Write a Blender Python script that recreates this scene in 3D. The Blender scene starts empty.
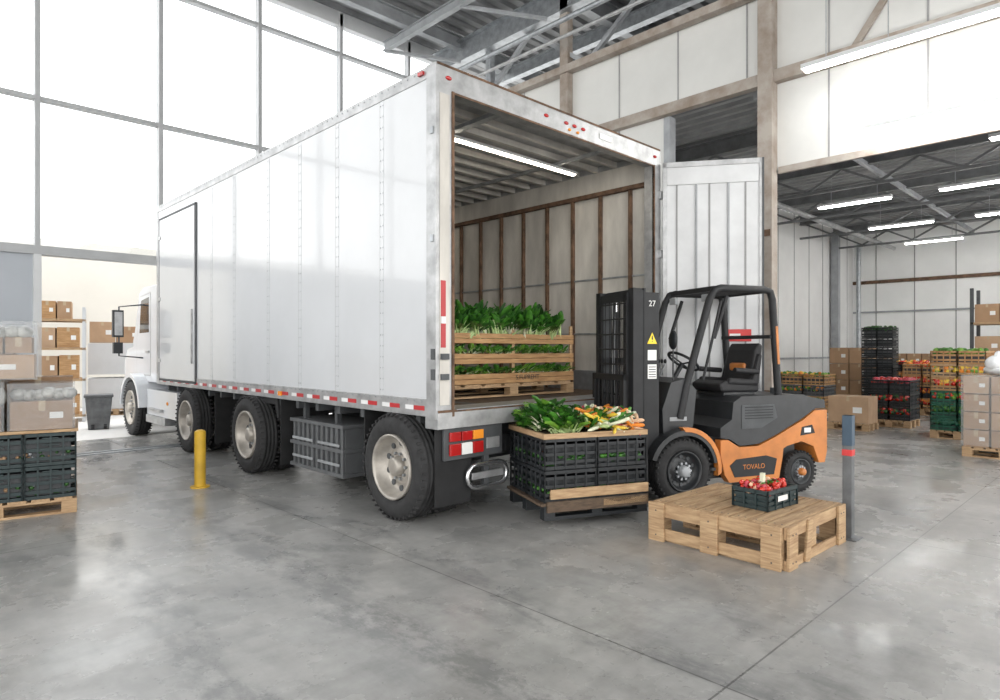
import bpy, math, random, bmesh
from mathutils import Vector, Matrix
random.seed(7)
RAD=math.radians
# ------------------------------------------------------------ materials
MATS={}
def mat(name,col,rough=.5,metal=0.0,var=.12,scale=4,bump=0.0,coat=0.0,stretch=(1,1,1),col2=None,alpha=1,emit=0,bscale=None,trans=0):
    m=bpy.data.materials.new(name); m.use_nodes=True
    nt=m.node_tree; N=nt.nodes; L=nt.links
    b=N['Principled BSDF']
    b.inputs['Roughness'].default_value=rough
    b.inputs['Metallic'].default_value=metal
    b.inputs['Coat Weight'].default_value=coat
    b.inputs['Alpha'].default_value=alpha
    b.inputs['Transmission Weight'].default_value=trans
    tc=N.new('ShaderNodeTexCoord'); mp=N.new('ShaderNodeMapping'); mp.inputs['Scale'].default_value=stretch
    no=N.new('ShaderNodeTexNoise'); no.inputs['Scale'].default_value=scale; no.inputs['Detail'].default_value=6
    no.inputs['Roughness'].default_value=.6
    L.new(tc.outputs['Object'],mp.inputs[0]); L.new(mp.outputs[0],no.inputs['Vector'])
    cr=N.new('ShaderNodeValToRGB')
    c2=col2 if col2 else tuple(min(1,c*(1+var)) for c in col)
    c1=col if col2 else tuple(c*(1-var) for c in col)
    cr.color_ramp.elements[0].color=(*c1,1); cr.color_ramp.elements[1].color=(*c2,1)
    cr.color_ramp.elements[0].position=.35; cr.color_ramp.elements[1].position=.68
    L.new(no.outputs['Fac'],cr.inputs[0]); L.new(cr.outputs[0],b.inputs['Base Color'])
    if bump:
        bp=N.new('ShaderNodeBump'); bp.inputs['Strength'].default_value=bump; bp.inputs['Distance'].default_value=.01
        L.new(no.outputs['Fac'],bp.inputs['Height']); L.new(bp.outputs[0],b.inputs['Normal'])
    if emit:
        b.inputs['Emission Color'].default_value=(*col,1); b.inputs['Emission Strength'].default_value=emit
    MATS[name]=m
    return m
mat('trailer_white',(.575,.59,.61),.16,0,.03,1.2,0,.4)
mat('cab_white',(.66,.68,.71),.2,0,.02,1.2,0,.4)
mat('door_white',(.66,.67,.68),.4,0,.10,1.8)
mat('liner_white',(.56,.535,.49),.5,0,.24,2.5,0,0,(1,1,.3))
mat('alu',(.42,.425,.43),.4,.5,.22,6)
mat('galv',(.38,.40,.42),.45,.6,.2,8)
mat('rust',(.13,.075,.045),.8,0,.5,9,.3)
mat('steel_grey',(.34,.355,.37),.55,.2,.15,3)
mat('steel_dark',(.08,.085,.09),.6,.2,.2,4)
mat('hall_beam',(.16,.165,.17),.6,.2,.2,4)
mat('steel_tan',(.40,.36,.32),.65,0,.2,3,0,0,(1,1,1),(.24,.19,.15))
mat('black_plastic',(.015,.018,.021),.45,0,.2,9)
mat('black_paint',(.024,.026,.029),.42,0,.25,6,0,.08)
mat('mast_black',(.016,.017,.019),.6,0,.25,6)
mat('rubber',(.024,.024,.025),.8,0,.3,14,.3)
mat('mud_rubber',(.015,.015,.016),.8,0,.3,6)
mat('rim',(.42,.39,.35),.42,.45,.2,8)
mat('orange',(.57,.20,.045),.4,0,.18,4,0,.15)
W1=(.33,.20,.105); W2=(.56,.39,.225)
mat('wood',W1,.75,0,.3,5,.3,0,(1,1,14),W2)
mat('woodx',W1,.75,0,.3,4,.3,0,(1.2,9,9),W2)
mat('woody',W1,.75,0,.3,4,.3,0,(9,1.2,9),W2)
mat('crate_wood',(.36,.19,.08),.7,0,.3,4,.2,0,(1.2,9,9),(.56,.34,.16))
mat('wood_dark',(.11,.075,.05),.85,0,.3,6,.2,0,(2,2,8))
mat('nail',(.12,.10,.09),.6,.5)
mat('cardboard',(.40,.25,.145),.8,0,.1,3,.05)
mat('cardboard2',(.34,.21,.12),.8,0,.1,3,.05)
mat('cardboard3',(.48,.32,.20),.8,0,.1,3,.05)
mat('tape',(.50,.38,.24),.35)
mat('label',(.82,.82,.80),.5,0,.03)
mat('wrap',(.50,.52,.53),.10,0,.25,11,1.0,.7,(1,1,3.5),None,.30)
mat('bag',(.50,.50,.47),.25,0,.35,9,.9)
mat('bag_white',(.80,.82,.84),.3,0,.1,7,.8)
mat('leaf_dark',(.022,.095,.012),.42,0,.4,25,.4)
mat('leaf_mid',(.055,.20,.02),.42,0,.35,25,.4)
mat('leaf_light',(.17,.36,.045),.42,0,.3,25,.3)
mat('stem',(.55,.70,.32),.35,0,.1,9)
mat('stem_white',(.80,.82,.62),.35,0,.08,9)
mat('carrot',(.78,.25,.03),.5,0,.15,20)
mat('radish',(.55,.06,.09),.35,0,.2,9)
mat('tomato',(.60,.035,.02),.25,0,.15,6,0,.3)
mat('pale_root',(.80,.52,.34),.45,0,.14,9)
mat('yellow_veg',(.80,.55,.06),.4,0,.12,9)
mat('green_plastic',(.012,.10,.06),.45,0,.15,6)
mat('teal_plastic',(.014,.030,.032),.45,0,.15,6)
mat('grey_plastic',(.11,.115,.12),.5,0,.1,6)
mat('red',(.62,.03,.03),.35,0,.1,6)
mat('red_lens',(.42,.012,.012),.2,0,.1,6,0,.5)
mat('amber',(.85,.3,.03),.25,0,.05)
mat('tape_red',(.45,.03,.035),.4,0,.05)
mat('tape_white',(.75,.75,.75),.35,0,.03)
mat('yellow',(.62,.38,.03),.5,0,.15,6)
mat('blue_paint',(.045,.08,.12),.5,0,.15,6)
mat('post_grey',(.13,.135,.14),.6,0,.3,7)
mat('white_frame',(.62,.63,.64),.5,0,.03)
mat('mullion',(.42,.43,.44),.5,.1,.06)
mat('clad',(.64,.64,.62),.5,0,.06,.8)
mat('clad_seam',(.30,.30,.30),.6,0,.1)
mat('wall_grey',(.70,.70,.69),.7,0,.06,.7)
mat('wall_white',(.84,.85,.84),.7,0,.05,.7)
mat('wall_beige',(.68,.65,.59),.8,0,.05,.6)
mat('panel_blue',(.42,.45,.49),.5,0,.04,1)
mat('deck',(.24,.245,.25),.6,.2,.15,2)
mat('deck_hall',(.32,.325,.33),.6,.1,.15,2)
mat('lamp',(1,.985,.96),.5,0,0,1,emit=30)
mat('lamp_warm',(1,.90,.74),.5,0,0,1,emit=12)
mat('dark_glass',(.03,.035,.04),.08,0,.1,2,0,.5)
mat('ground_out',(.68,.67,.65),.8,0,.06,1)
mat('seat',(.016,.016,.018),.6,0,.2,12,.2)
mat('chrome',(.75,.76,.78),.18,.95,.04,3)
mat('warn',(.90,.68,.03),.4,0,.03)
def glassmat():
    m=bpy.data.materials.new('window_glass'); m.use_nodes=True
    nt=m.node_tree; N=nt.nodes; L=nt.links
    for n in list(N): N.remove(n)
    o=N.new('ShaderNodeOutputMaterial'); t=N.new('ShaderNodeBsdfTransparent'); g=N.new('ShaderNodeBsdfGlossy'); g.inputs['Roughness'].default_value=.05
    t.inputs[0].default_value=(.97,.98,.99,1)
    mx=N.new('ShaderNodeMixShader'); mx.inputs[0].default_value=.06
    L.new(t.outputs[0],mx.inputs[1]); L.new(g.outputs[0],mx.inputs[2]); L.new(mx.outputs[0],o.inputs[0])
    MATS['glass']=m
glassmat()
def concrete():
    m=bpy.data.materials.new('polished_concrete'); m.use_nodes=True
    nt=m.node_tree; N=nt.nodes; L=nt.links; b=N['Principled BSDF']
    tc=N.new('ShaderNodeTexCoord')
    def noise(sc,st,det=7,rot=0,rg=.62):
        mp=N.new('ShaderNodeMapping'); mp.inputs['Scale'].default_value=st; mp.inputs['Rotation'].default_value=(0,0,rot)
        n=N.new('ShaderNodeTexNoise'); n.inputs['Scale'].default_value=sc; n.inputs['Detail'].default_value=det; n.inputs['Roughness'].default_value=rg
        L.new(tc.outputs['Object'],mp.inputs[0]); L.new(mp.outputs[0],n.inputs['Vector']); return n
    def ramp(src,p0,p1,c0,c1):
        r=N.new('ShaderNodeValToRGB'); r.color_ramp.elements[0].position=p0; r.color_ramp.elements[1].position=p1
        r.color_ramp.elements[0].color=(*c0,1); r.color_ramp.elements[1].color=(*c1,1); L.new(src,r.inputs[0]); return r
    def mul(a,c,f=1.0):
        x=N.new('ShaderNodeMix'); x.data_type='RGBA'; x.blend_type='MULTIPLY'; x.inputs[0].default_value=f
        L.new(a,x.inputs[6]); L.new(c,x.inputs[7]); return x.outputs[2]
    def math_(op,a,bv=None,cv=None):
        n=N.new('ShaderNodeMath'); n.operation=op
        for i,v in enumerate((a,bv,cv)):
            if v is None: continue
            if hasattr(v,'links'): L.new(v,n.inputs[i])
            else: n.inputs[i].default_value=v
        return n.outputs[0]
    base=ramp(noise(.7,(1,1,1)).outputs['Fac'],.3,.7,(.34,.336,.325),(.46,.455,.44))
    fine=ramp(noise(9,(1,1,1)).outputs['Fac'],.35,.7,(.85,.85,.85),(1.06,1.06,1.06))
    sm=ramp(noise(1.7,(1,.30,1),10,RAD(8),.72).outputs['Fac'],.36,.54,(.62,.63,.64),(1,1,1))
    sm2=ramp(noise(1.1,(.4,2.4,1),10,RAD(36),.72).outputs['Fac'],.34,.52,(.74,.75,.76),(1,1,1))
    sm3=ramp(noise(3.0,(1,1,1),10,RAD(16),.75).outputs['Fac'],.55,.72,(1,1,1),(1.15,1.15,1.13))
    spots=ramp(noise(26,(1,1,1),2).outputs['Fac'],.27,.33,(.55,.55,.55),(1,1,1))
    c=mul(base.outputs[0],fine.outputs[0]); c=mul(c,sm.outputs[0],.62); c=mul(c,sm2.outputs[0],.65); c=mul(c,sm3.outputs[0]); c=mul(c,spots.outputs[0],.6)
    sx=N.new('ShaderNodeSeparateXYZ'); L.new(tc.outputs['Object'],sx.inputs[0])
    X=sx.outputs['X'];Y=sx.outputs['Y']
    wob=noise(.35,(1,1,1),2).outputs['Fac']
    xw=math_('ADD',X,math_('MULTIPLY',math_('SUBTRACT',wob,.5),1.1))
    nz=noise(3.6,(1.6,.8,1),10,0,.80).outputs['Fac']
    brk=ramp(nz,.44,.56,(0,0,0),(1,1,1)).outputs[0]
    tot=None
    for cx,hw in ((2.0,.20),(1.15,.16),(2.75,.10),(.2,.16)):
        d=math_('ABSOLUTE',math_('SUBTRACT',xw,cx)); t=math_('SUBTRACT',1.0,math_('DIVIDE',d,hw)); t=math_('MAXIMUM',t,0.0); t=math_('MINIMUM',math_('MULTIPLY',t,2.5),1.0)
        tot=t if tot is None else math_('MAXIMUM',tot,t)
    for (ax_,ay_,r_) in ((7.0,-1.2,3.6),(7.0,-1.2,4.55),(-1.5,1.0,5.2),(-1.5,1.0,4.3)):
        dx=math_('SUBTRACT',X,ax_); dy=math_('SUBTRACT',Y,ay_); rr_=math_('SQRT',math_('ADD',math_('MULTIPLY',dx,dx),math_('MULTIPLY',dy,dy)))
        d=math_('ABSOLUTE',math_('SUBTRACT',rr_,r_)); t=math_('MAXIMUM',math_('SUBTRACT',1.0,math_('DIVIDE',d,.11)),0.0); t=math_('MULTIPLY',math_('MINIMUM',math_('MULTIPLY',t,2.0),1.0),.6)
        tot=math_('MAXIMUM',tot,t)
    msk=math_('MULTIPLY',math_('MULTIPLY',tot,brk),.55)
    x=N.new('ShaderNodeMix'); x.data_type='RGBA'; x.blend_type='MIX'; L.new(msk,x.inputs[0]); L.new(c,x.inputs[6]); x.inputs[7].default_value=(.12,.125,.13,1); c=x.outputs[2]
    outs=[]
    for s_,off,half in ((X,2.7,1.53),(Y,1.35,2.3)):
        outs.append(math_('GREATER_THAN',math_('PINGPONG',math_('SUBTRACT',s_,off),half),.005))
    jr=ramp(math_('MULTIPLY',outs[0],outs[1]),0,1,(.40,.40,.40),(1,1,1))
    c=mul(c,jr.outputs[0]); L.new(c,b.inputs['Base Color'])
    rr=ramp(noise(1.3,(1,1,1)).outputs['Fac'],.35,.65,(.13,.13,.13),(.40,.40,.40)); L.new(rr.outputs[0],b.inputs['Roughness'])
    bp=N.new('ShaderNodeBump'); bp.inputs['Strength'].default_value=.05; bp.inputs['Distance'].default_value=.01
    L.new(fine.outputs[0],bp.inputs['Height']); L.new(bp.outputs[0],b.inputs['Normal'])
    MATS['concrete']=m
concrete()

# ------------------------------------------------------------ builder
def empty(name,loc=(0,0,0),rz=0):
    o=bpy.data.objects.new(name,None); o.location=loc; o.rotation_euler=(0,0,rz); o.empty_display_size=.2
    bpy.context.collection.objects.link(o); return o
class B:
    def __init__(s,name,loc=(0,0,0),rz=0,parent=None,bevel=0):
        s.name=name;s.loc=loc;s.rz=rz;s.parent=parent;s.bevel=bevel
        s.v=[];s.f=[];s.m=[];s.sm=[];s.mats=[]
    def mi(s,n):
        if n not in s.mats: s.mats.append(n)
        return s.mats.index(n)
    def add(s,vs,fs,m,smooth=False):
        o=len(s.v); s.v+=[tuple(v) for v in vs]; k=s.mi(m)
        for f in fs: s.f.append(tuple(i+o for i in f)); s.m.append(k); s.sm.append(smooth)
    def bx(s,x0,x1,y0,y1,z0,z1,m,R=None,piv=None):
        vs=[Vector((x,y,z)) for z in (z0,z1) for y in (y0,y1) for x in (x0,x1)]
        if R is not None:
            p=Vector(piv) if piv else Vector(((x0+x1)/2,(y0+y1)/2,(z0+z1)/2))
            vs=[R@(v-p)+p for v in vs]
        s.add(vs,[(0,2,3,1),(4,5,7,6),(0,1,5,4),(2,6,7,3),(0,4,6,2),(1,3,7,5)],m)
    def bar(s,p0,p1,w,h,m):
        p0=Vector(p0);p1=Vector(p1);d=(p1-p0).normalized()
        sd=d.cross(Vector((0,0,1)))
        if sd.length<1e-3: sd=Vector((1,0,0))
        sd.normalize(); up=sd.cross(d)
        vs=[p+sd*a*w/2+up*b*h/2 for p in (p0,p1) for b in (-1,1) for a in (-1,1)]
        s.add(vs,[(0,1,3,2),(4,6,7,5),(0,4,5,1),(2,3,7,6),(0,2,6,4),(1,5,7,3)],m)
    def ibeam(s,p0,p1,w,h,m,t=.02):
        u=Vector((0,0,h/2-t/2))
        s.bar(Vector(p0)+u,Vector(p1)+u,w,t,m); s.bar(Vector(p0)-u,Vector(p1)-u,w,t,m); s.bar(p0,p1,t,h-2*t,m)
    def tube(s,pts,r,m,seg=8,smooth=True):
        pts=[Vector(p) for p in pts]; n=len(pts); rs=r if isinstance(r,(list,tuple)) else [r]*n
        d0=(pts[1]-pts[0]).normalized(); a=d0.cross(Vector((0,0,1)))
        if a.length<1e-3: a=Vector((1,0,0))
        a.normalize(); vs=[]
        for i,p in enumerate(pts):
            d=(pts[min(i+1,n-1)]-pts[max(i-1,0)]).normalized()
            a=(a-d*a.dot(d)).normalized(); b=d.cross(a)
            for k in range(seg):
                t=2*math.pi*k/seg; vs.append(p+(a*math.cos(t)+b*math.sin(t))*rs[i])
        fs=[(i*seg+k,i*seg+(k+1)%seg,(i+1)*seg+(k+1)%seg,(i+1)*seg+k) for i in range(n-1) for k in range(seg)]
        s.add(vs,fs,m,smooth)
        s.add(vs[:seg],[tuple(range(seg))[::-1]],m); s.add(vs[-seg:],[tuple(range(seg))],m)
    def cyl(s,p0,p1,r,m,seg=16,r2=None):
        s.tube([p0,p1],[r,r if r2 is None else r2],m,seg)
    def lathe(s,o,ax,prof,m,seg=40):
        o=Vector(o);ax=Vector(ax).normalized(); a=ax.cross(Vector((0,0,1)))
        if a.length<1e-3:a=Vector((1,0,0))
        a.normalize();b=ax.cross(a);vs=[]
        for (t,r) in prof:
            for k in range(seg):
                q=2*math.pi*k/seg; vs.append(o+ax*t+(a*math.cos(q)+b*math.sin(q))*r)
        n=len(prof)
        s.add(vs,[(i*seg+k,i*seg+(k+1)%seg,(i+1)*seg+(k+1)%seg,(i+1)*seg+k) for i in range(n-1) for k in range(seg)],m,True)
    def ext(s,prof,axis,a0,a1,m):
        n=len(prof)
        def mk(p,a):
            return {'x':(a,p[0],p[1]),'y':(p[0],a,p[1]),'z':(p[0],p[1],a)}[axis]
        vs=[mk(p,a0) for p in prof]+[mk(p,a1) for p in prof]
        s.add(vs,[tuple(range(n)),tuple(range(2*n-1,n-1,-1))]+[(i,i+n,(i+1)%n+n,(i+1)%n) for i in range(n)],m)
    def ell(s,c,r,m,seg=10,rings=7):
        c=Vector(c); vs=[]
        if not isinstance(r,(tuple,list)): r=(r,r,r)
        for i in range(1,rings):
            ph=math.pi*i/rings
            for k in range(seg):
                q=2*math.pi*k/seg; vs.append(c+Vector((r[0]*math.sin(ph)*math.cos(q),r[1]*math.sin(ph)*math.sin(q),r[2]*math.cos(ph))))
        vs+=[c+Vector((0,0,r[2])),c-Vector((0,0,r[2]))]; T=len(vs)-2;Bm=T+1
        fs=[(i*seg+k,(i+1)*seg+k,(i+1)*seg+(k+1)%seg,i*seg+(k+1)%seg) for i in range(rings-2) for k in range(seg)]
        fs+=[(T,k,(k+1)%seg) for k in range(seg)]+[(Bm,(rings-2)*seg+(k+1)%seg,(rings-2)*seg+k) for k in range(seg)]
        s.add(vs,fs,m,True)
    def done(s):
        me=bpy.data.meshes.new(s.name); me.from_pydata(s.v,[],s.f)
        for n in s.mats: me.materials.append(MATS[n])
        me.polygons.foreach_set('material_index',s.m); me.polygons.foreach_set('use_smooth',s.sm)
        bm=bmesh.new(); bm.from_mesh(me); bmesh.ops.recalc_face_normals(bm,faces=bm.faces); bm.to_mesh(me); bm.free()
        me.update()
        o=bpy.data.objects.new(s.name,me); bpy.context.collection.objects.link(o)
        o.location=s.loc; o.rotation_euler=(0,0,s.rz)
        if s.parent: o.parent=s.parent
        if s.bevel:
            b=o.modifiers.new('bevel','BEVEL'); b.width=s.bevel; b.segments=2; b.limit_method='ANGLE'; b.angle_limit=RAD(50)
        return o
def text(name,body,size,loc,rot,m,parent):
    c=bpy.data.curves.new(name,'FONT'); c.body=body; c.size=size; c.extrude=.001; c.align_x='CENTER'; c.align_y='CENTER'
    c.materials.append(MATS[m]); o=bpy.data.objects.new(name,c); bpy.context.collection.objects.link(o)
    o.location=loc; o.rotation_euler=rot; o.parent=parent; return o

# ------------------------------------------------------------ room
XP=9.7; YG=12.3
b=B('floor'); b.bx(-9,27.2,-8,YG+.15,-.2,0,'concrete'); b.done()
b=B('ground_outside'); b.bx(-14,27.2,YG+.15,30,-.2,-.005,'ground_out'); b.done()
b=B('floor_track'); b.bx(-1,9.6,10.72,10.80,0,.006,'steel_dark'); b.bx(-1,9.6,10.62,10.70,0,.012,'galv'); b.bx(-1,9.6,10.82,10.90,0,.012,'galv'); b.done()
b=B('wall_back')
b.bx(-9,1.756,YG,YG+.12,0,3.06,'panel_blue')
b.bx(7.14,XP,YG,YG+.12,0,3.06,'panel_blue')
for i in range(9): b.bx(-9+i*1.2,-8.98+i*1.2,YG-.006,YG,0,3.0,'clad_seam')
b.bx(-9,XP,YG-.08,YG+.14,3.0,3.14,'mullion')
b.done()
b=B('door_frame_1')
b.bx(1.70,1.80,YG-.1,YG+.2,0,3.0,'white_frame'); b.bx(7.1,7.2,YG-.1,YG+.2,0,3.0,'white_frame'); b.done()
b=B('window_1')
xs=[1.756+1.78*i for i in range(-6,5)]
for x in xs: b.bx(x-.035,x+.035,YG-.06,YG+.1,3.14,8.7,'mullion')
for z in (5.46,7.86): b.bx(-9,XP,YG-.05,YG+.09,z-.03,z+.03,'mullion')
b.bx(-9,XP,YG-.06,YG+.1,8.45,8.75,'white_frame')
b.bx(-9,XP,YG+.02,YG+.03,3.14,8.6,'glass'); b.done()
b=B('wall_right')
b.bx(XP,XP+.15,5.95,YG,0,5.6,'clad')
b.bx(XP,XP+.15,-8,YG,5.6,6.9,'clad')
b.bx(XP,XP+.15,-8,4.1,4.2,5.6,'clad')
for i in range(17):
    y=-7.5+i*1.2
    b.bx(XP-.012,XP,y-.012,y+.012,5.6,6.9,'clad_seam')
    if y<4.0: b.bx(XP-.012,XP,y-.012,y+.012,4.2,5.6,'clad_seam')
    if y>6: b.bx(XP-.012,XP,y-.012,y+.012,0,5.6,'clad_seam')
b.done()
b=B('wall_side'); b.bx(XP+.15,27,8.3,8.45,0,5.9,'wall_grey')
for i in range(14): b.bx(10+i*1.25,10.03+i*1.25,8.288,8.3,0,5.9,'clad_seam')
b.bx(XP+.2,27,8.27,8.3,1.2,1.26,'galv')
b.done()
b=B('wall_far'); b.bx(27,27.15,-8,8.45,0,8.7,'wall_white')
for i in range(13): b.bx(26.985,27,-7.5+i*1.25,-7.47+i*1.25,0,5.9,'clad_seam')
b.bx(26.9,27,-8,8.3,4.0,4.12,'rust'); b.bx(26.93,27,-8,8.3,2.9,2.96,'steel_grey'); b.done()
def deck(name,x0,x1,y0,y1,z,p=.3,along='y',m='deck'):
    b=B(name); vs=[]
    a0,a1=(x0,x1) if along=='y' else (y0,y1)
    prof=[];t=a0
    while t<a1:
        prof+=[(t,z),(t+p*.35,z),(t+p*.5,z+.07),(t+p*.85,z+.07)]; t+=p
    for (t,zz) in prof:
        if along=='y': vs+=[(t,y0,zz),(t,y1,zz)]
        else: vs+=[(x0,t,zz),(x1,t,zz)]
    fs=[(2*i,2*i+1,2*i+3,2*i+2) for i in range(len(prof)-1)]
    b.add(vs,fs,m); b.bx(x0,x1,y0,y1,z+.09,z+.2,m); b.done()
deck('ceiling',-9,27.2,-8,YG+.3,8.75,.32,'x')
deck('ceiling_hall',XP+.15,27,-8,8.3,5.9,.3,'y','deck_hall')
b=B('roof_steel')
for y in (-4,-1,2,5,8,11.2):
    b.ibeam((-9,y,8.52),(XP,y,8.52),.16,.3,'steel_grey'); b.ibeam((XP+.3,y,8.45),(27,y,8.45),.2,.4,'steel_grey')
for x in (-5,-1,3): b.ibeam((x,-8,8.3),(x,12.1,8.3),.12,.16,'steel_grey')
b.ibeam((XP-.15,-8,8.3),(XP-.15,12.1,8.3),.25,.5,'galv')
b.ibeam((8.1,-8,8.28),(8.1,12.1,8.28),.12,.2,'steel_grey')
for x in (11,12.4,13.8,15.5): b.ibeam((x,-8,8.2),(x,12,8.2),.18,.3,'galv')
ys=[12.1-1.5*i for i in range(13)]
for i in range(len(ys)-1):
    a,c=(6.95,8.05) if i%2 else (8.05,6.95)
    b.bar((XP-.05,ys[i],a),(XP-.05,ys[i+1],c),.08,.08,'steel_grey')
b.bar((XP-.12,12.1,6.95),(XP-.12,-6,6.95),.16,.14,'steel_tan')
for i in range(5): b.bar((XP-.3,11-2.6*i,8.0),(8.1,12.1-2.6*i,8.2),.06,.06,'steel_grey')
b.tube([(8.9,12,7.5),(8.9,-6,7.5)],.05,'galv',10); b.tube([(9.15,12,7.35),(9.15,-6,7.35)],.035,'alu',10)
b.done()
b=B('trim_1',bevel=.004)
b.bx(XP-.14,XP,-8,YG-.1,5.5,5.68,'steel_tan')
b.bx(XP-.05,XP,-8,4.0,4.14,4.24,'steel_tan')
b.bx(XP-.2,XP,4.03,4.25,0,6.9,'steel_tan')
for z in (.8,3.2): b.bx(XP-.21,XP-.2,4.05,4.23,z,z+.1,'rust')
b.bx(XP-.16,XP,8.0,8.2,0,8.4,'steel_tan'); b.bx(XP-.14,XP,10.2,10.36,0,8.2,'galv')
b.bx(XP-.02,XP+.17,5.85,5.97,0,5.5,'steel_grey')
for i in range(4):
    y=3.0-2.5*i
    b.bar((XP-.04,y,5.62),(XP-.04,y-.9,6.9),.05,.09,'steel_tan')
b.done()
b=B('hall_steel')
for x in (12.5,15.5,18.5,21.5,24.5):
    b.ibeam((x,-7.8,5.7),(x,8.2,5.7),.15,.3,'hall_beam')
    for k in range(10): b.bar((x,8-1.5*k,5.55),(x,7.25-1.5*k,5.15),.05,.05,'hall_beam'); b.bar((x,7.25-1.5*k,5.15),(x,6.5-1.5*k,5.55),.05,.05,'hall_beam')
    b.bar((x,8.2,5.12),(x,-7,5.12),.08,.06,'hall_beam')
for y in (7.5,4.5,1.5,-1.5): b.bar((10,y,5.55),(26.8,y,5.55),.08,.1,'steel_grey')
for x in (12.5,18.5,24.5): b.bx(x-.12,x+.12,8.0,8.22,0,5.6,'steel_grey')
b.tube([(26.6,8,0),(26.6,8,5.5)],.08,'galv'); b.tube([(10.5,6.8,5.2),(26.5,6.8,5.2)],.07,'alu')
b.done()
def tubelight(x,y0,y1,z,top):
    b=B('tube_light'); b.bx(x-.07,x+.07,y0,y1,z,z+.06,'white_frame'); b.bx(x-.05,x+.05,y0+.03,y1-.03,z-.035,z,'lamp')
    for y in (y0+.3,y1-.3): b.cyl((x,y,z+.05),(x,y,top),.006,'galv',6)
    b.done()
tubelight(9.0,.2,3.4,5.3,8.2); tubelight(9.3,-.2,2.75,4.38,8.2)
tubelight(9.0,-5,-1.5,5.3,8.2)
for x in (16.6,20.5,24.2):
    tubelight(x,4.3,5.9,5.0,5.88); tubelight(x,1.2,3.4,5.0,5.88); tubelight(x,-3,-.8,5.0,5.88)  # third tube per row is out of view, added to brighten the hall
tubelight(13.2,.2,2.0,5.0,5.88); tubelight(13.2,-4,-2,5.0,5.88)  # extra tubes outside the view, added to light up the hall

# ------------------------------------------------------------ wheels
def wheel(b,o,ax,R,w,dish=.1,seg=44,rim='rim',hubc='rim'):
    o=Vector(o);ax=Vector(ax).normalized()
    n=4
    g=[(.05,.60*R),(.012,.66*R),(0,.80*R),(.02,.92*R),(.06*R+.02,.985*R)]
    t0=.06*R+.02; t1=w-t0
    for i in range(n):
        a=t0+(t1-t0)*i/n; c=t0+(t1-t0)*(i+1)/n
        g+=[(a+.006,R),(c-.012,R),(c-.010,R-.016),(c,R-.016)]
    g+=[(w-.02,.92*R),(w,.8*R),(w-.01,.5*R)]
    b.lathe(o,ax,g,'rubber',seg)
    b.lathe(o,ax,[(.04,.61*R),(.004,.615*R),(.004,.58*R),(.03,.56*R),(dish,.50*R),(dish+.015,.36*R),(dish-.02,.30*R),(dish-.02,.19*R)],rim,seg)
    b.lathe(o,ax,[(dish-.02,.19*R),(dish-.08,.17*R),(dish-.09,.12*R),(dish-.09,.001)],hubc,24)
    a=ax.cross(Vector((0,0,1))).normalized();c=ax.cross(a)
    for k in range(10):
        q=2*math.pi*k/10; p=o+(a*math.cos(q)+c*math.sin(q))*.245*R
        b.cyl(p+ax*(dish-.045),p+ax*(dish-.015),.014,'galv',6)
        q+=.31; p=o+(a*math.cos(q)+c*math.sin(q))*.43*R
        b.cyl(p+ax*(dish-.002),p+ax*(dish+.02),.028*R/.47,'steel_dark',8)
    for k in range(seg):
        q=2*math.pi*k/seg; d=a*math.cos(q)+c*math.sin(q)
        for (s0,s1) in ((.012,t0+.01),(w-t0-.01,w-.012)):
            b.bar(o+ax*s0+d*(R*.955),o+ax*s1+d*(R*.985),.02,.02,'rubber')

# ------------------------------------------------------------ trailer
X0,X1,Y0,Y1,ZB,H=3.303,6.685,4.17,11.66,.938,3.882
tr=empty('semi_trailer',(0,0,0))
b=B('body',parent=tr,bevel=.004)
ZF=.985; HD=.20
b.bx(X0,X0+.05,Y0+.12,Y1,ZB+.14,H-.09,'trailer_white')
b.bx(X1-.05,X1,Y0+.12,Y1,ZB+.14,H-.09,'trailer_white')
b.bx(X0+.05,X1-.05,Y1-.05,Y1,ZB,H-.03,'liner_white')
b.bx(X0+.01,X1-.01,Y0+.1,Y1,H-.03,H-.005,'alu')
for xa,xb in ((X0-.008,X0+.06),(X1-.06,X1+.008)):
    b.bx(xa,xb,Y0+.12,Y1+.005,H-.10,H,'alu'); b.bx(xa,xb,Y0+.12,Y1+.005,ZB,ZB+.15,'alu')
b.bx(X0-.006,X0+.08,Y1-.07,Y1+.012,ZB,H,'alu')
b.bx(X0+.06,X1-.06,Y0+.02,Y1-.05,ZB+.01,ZF,'wood_dark')
for i in range(int((X1-X0-.2)/.14)):
    x=X0+.1+i*.14; b.bx(x,x+.132,Y0+.1,Y1-.06,ZF,ZF+.006,'steel_dark' if i%9==4 else 'wood_dark')
b.done()
b=B('side_seams',parent=tr)
for y in (4.98,5.78,6.58,7.38,8.4,9.2):
    b.bx(X0-.003,X0,y-.03,y+.03,ZB+.15,H-.10,'trailer_white')
    b.bx(X0-.0035,X0-.002,y+.028,y+.032,ZB+.15,H-.10,'clad_seam')
    for i in range(27):
        z=ZB+.2+i*.1
        for dy in (-.02,.018): b.cyl((X0-.007,y+dy,z),(X0-.002,y+dy,z),.006,'galv',6)
for i in range(72):
    y=Y0+.2+i*.1
    b.cyl((X0-.014,y,H-.03),(X0-.006,y,H-.03),.007,'galv',6); b.cyl((X0-.014,y,ZB+.13),(X0-.006,y,ZB+.13),.007,'galv',6)
y=Y0+.16
while y<Y1-.3:
    b.bx(X0-.012,X0-.008,y,y+.15,ZB+.05,ZB+.088,'tape_red'); b.bx(X0-.012,X0-.008,y+.15,y+.27,ZB+.05,ZB+.088,'tape_white'); y+=.36
b.bx(X0-.03,X0-.008,7.0,7.07,ZB+.04,ZB+.09,'amber')
b.bx(X0-.03,X0-.008,Y0+.16,Y0+.23,H-.06,H-.03,'red_lens')
b.done()
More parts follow.
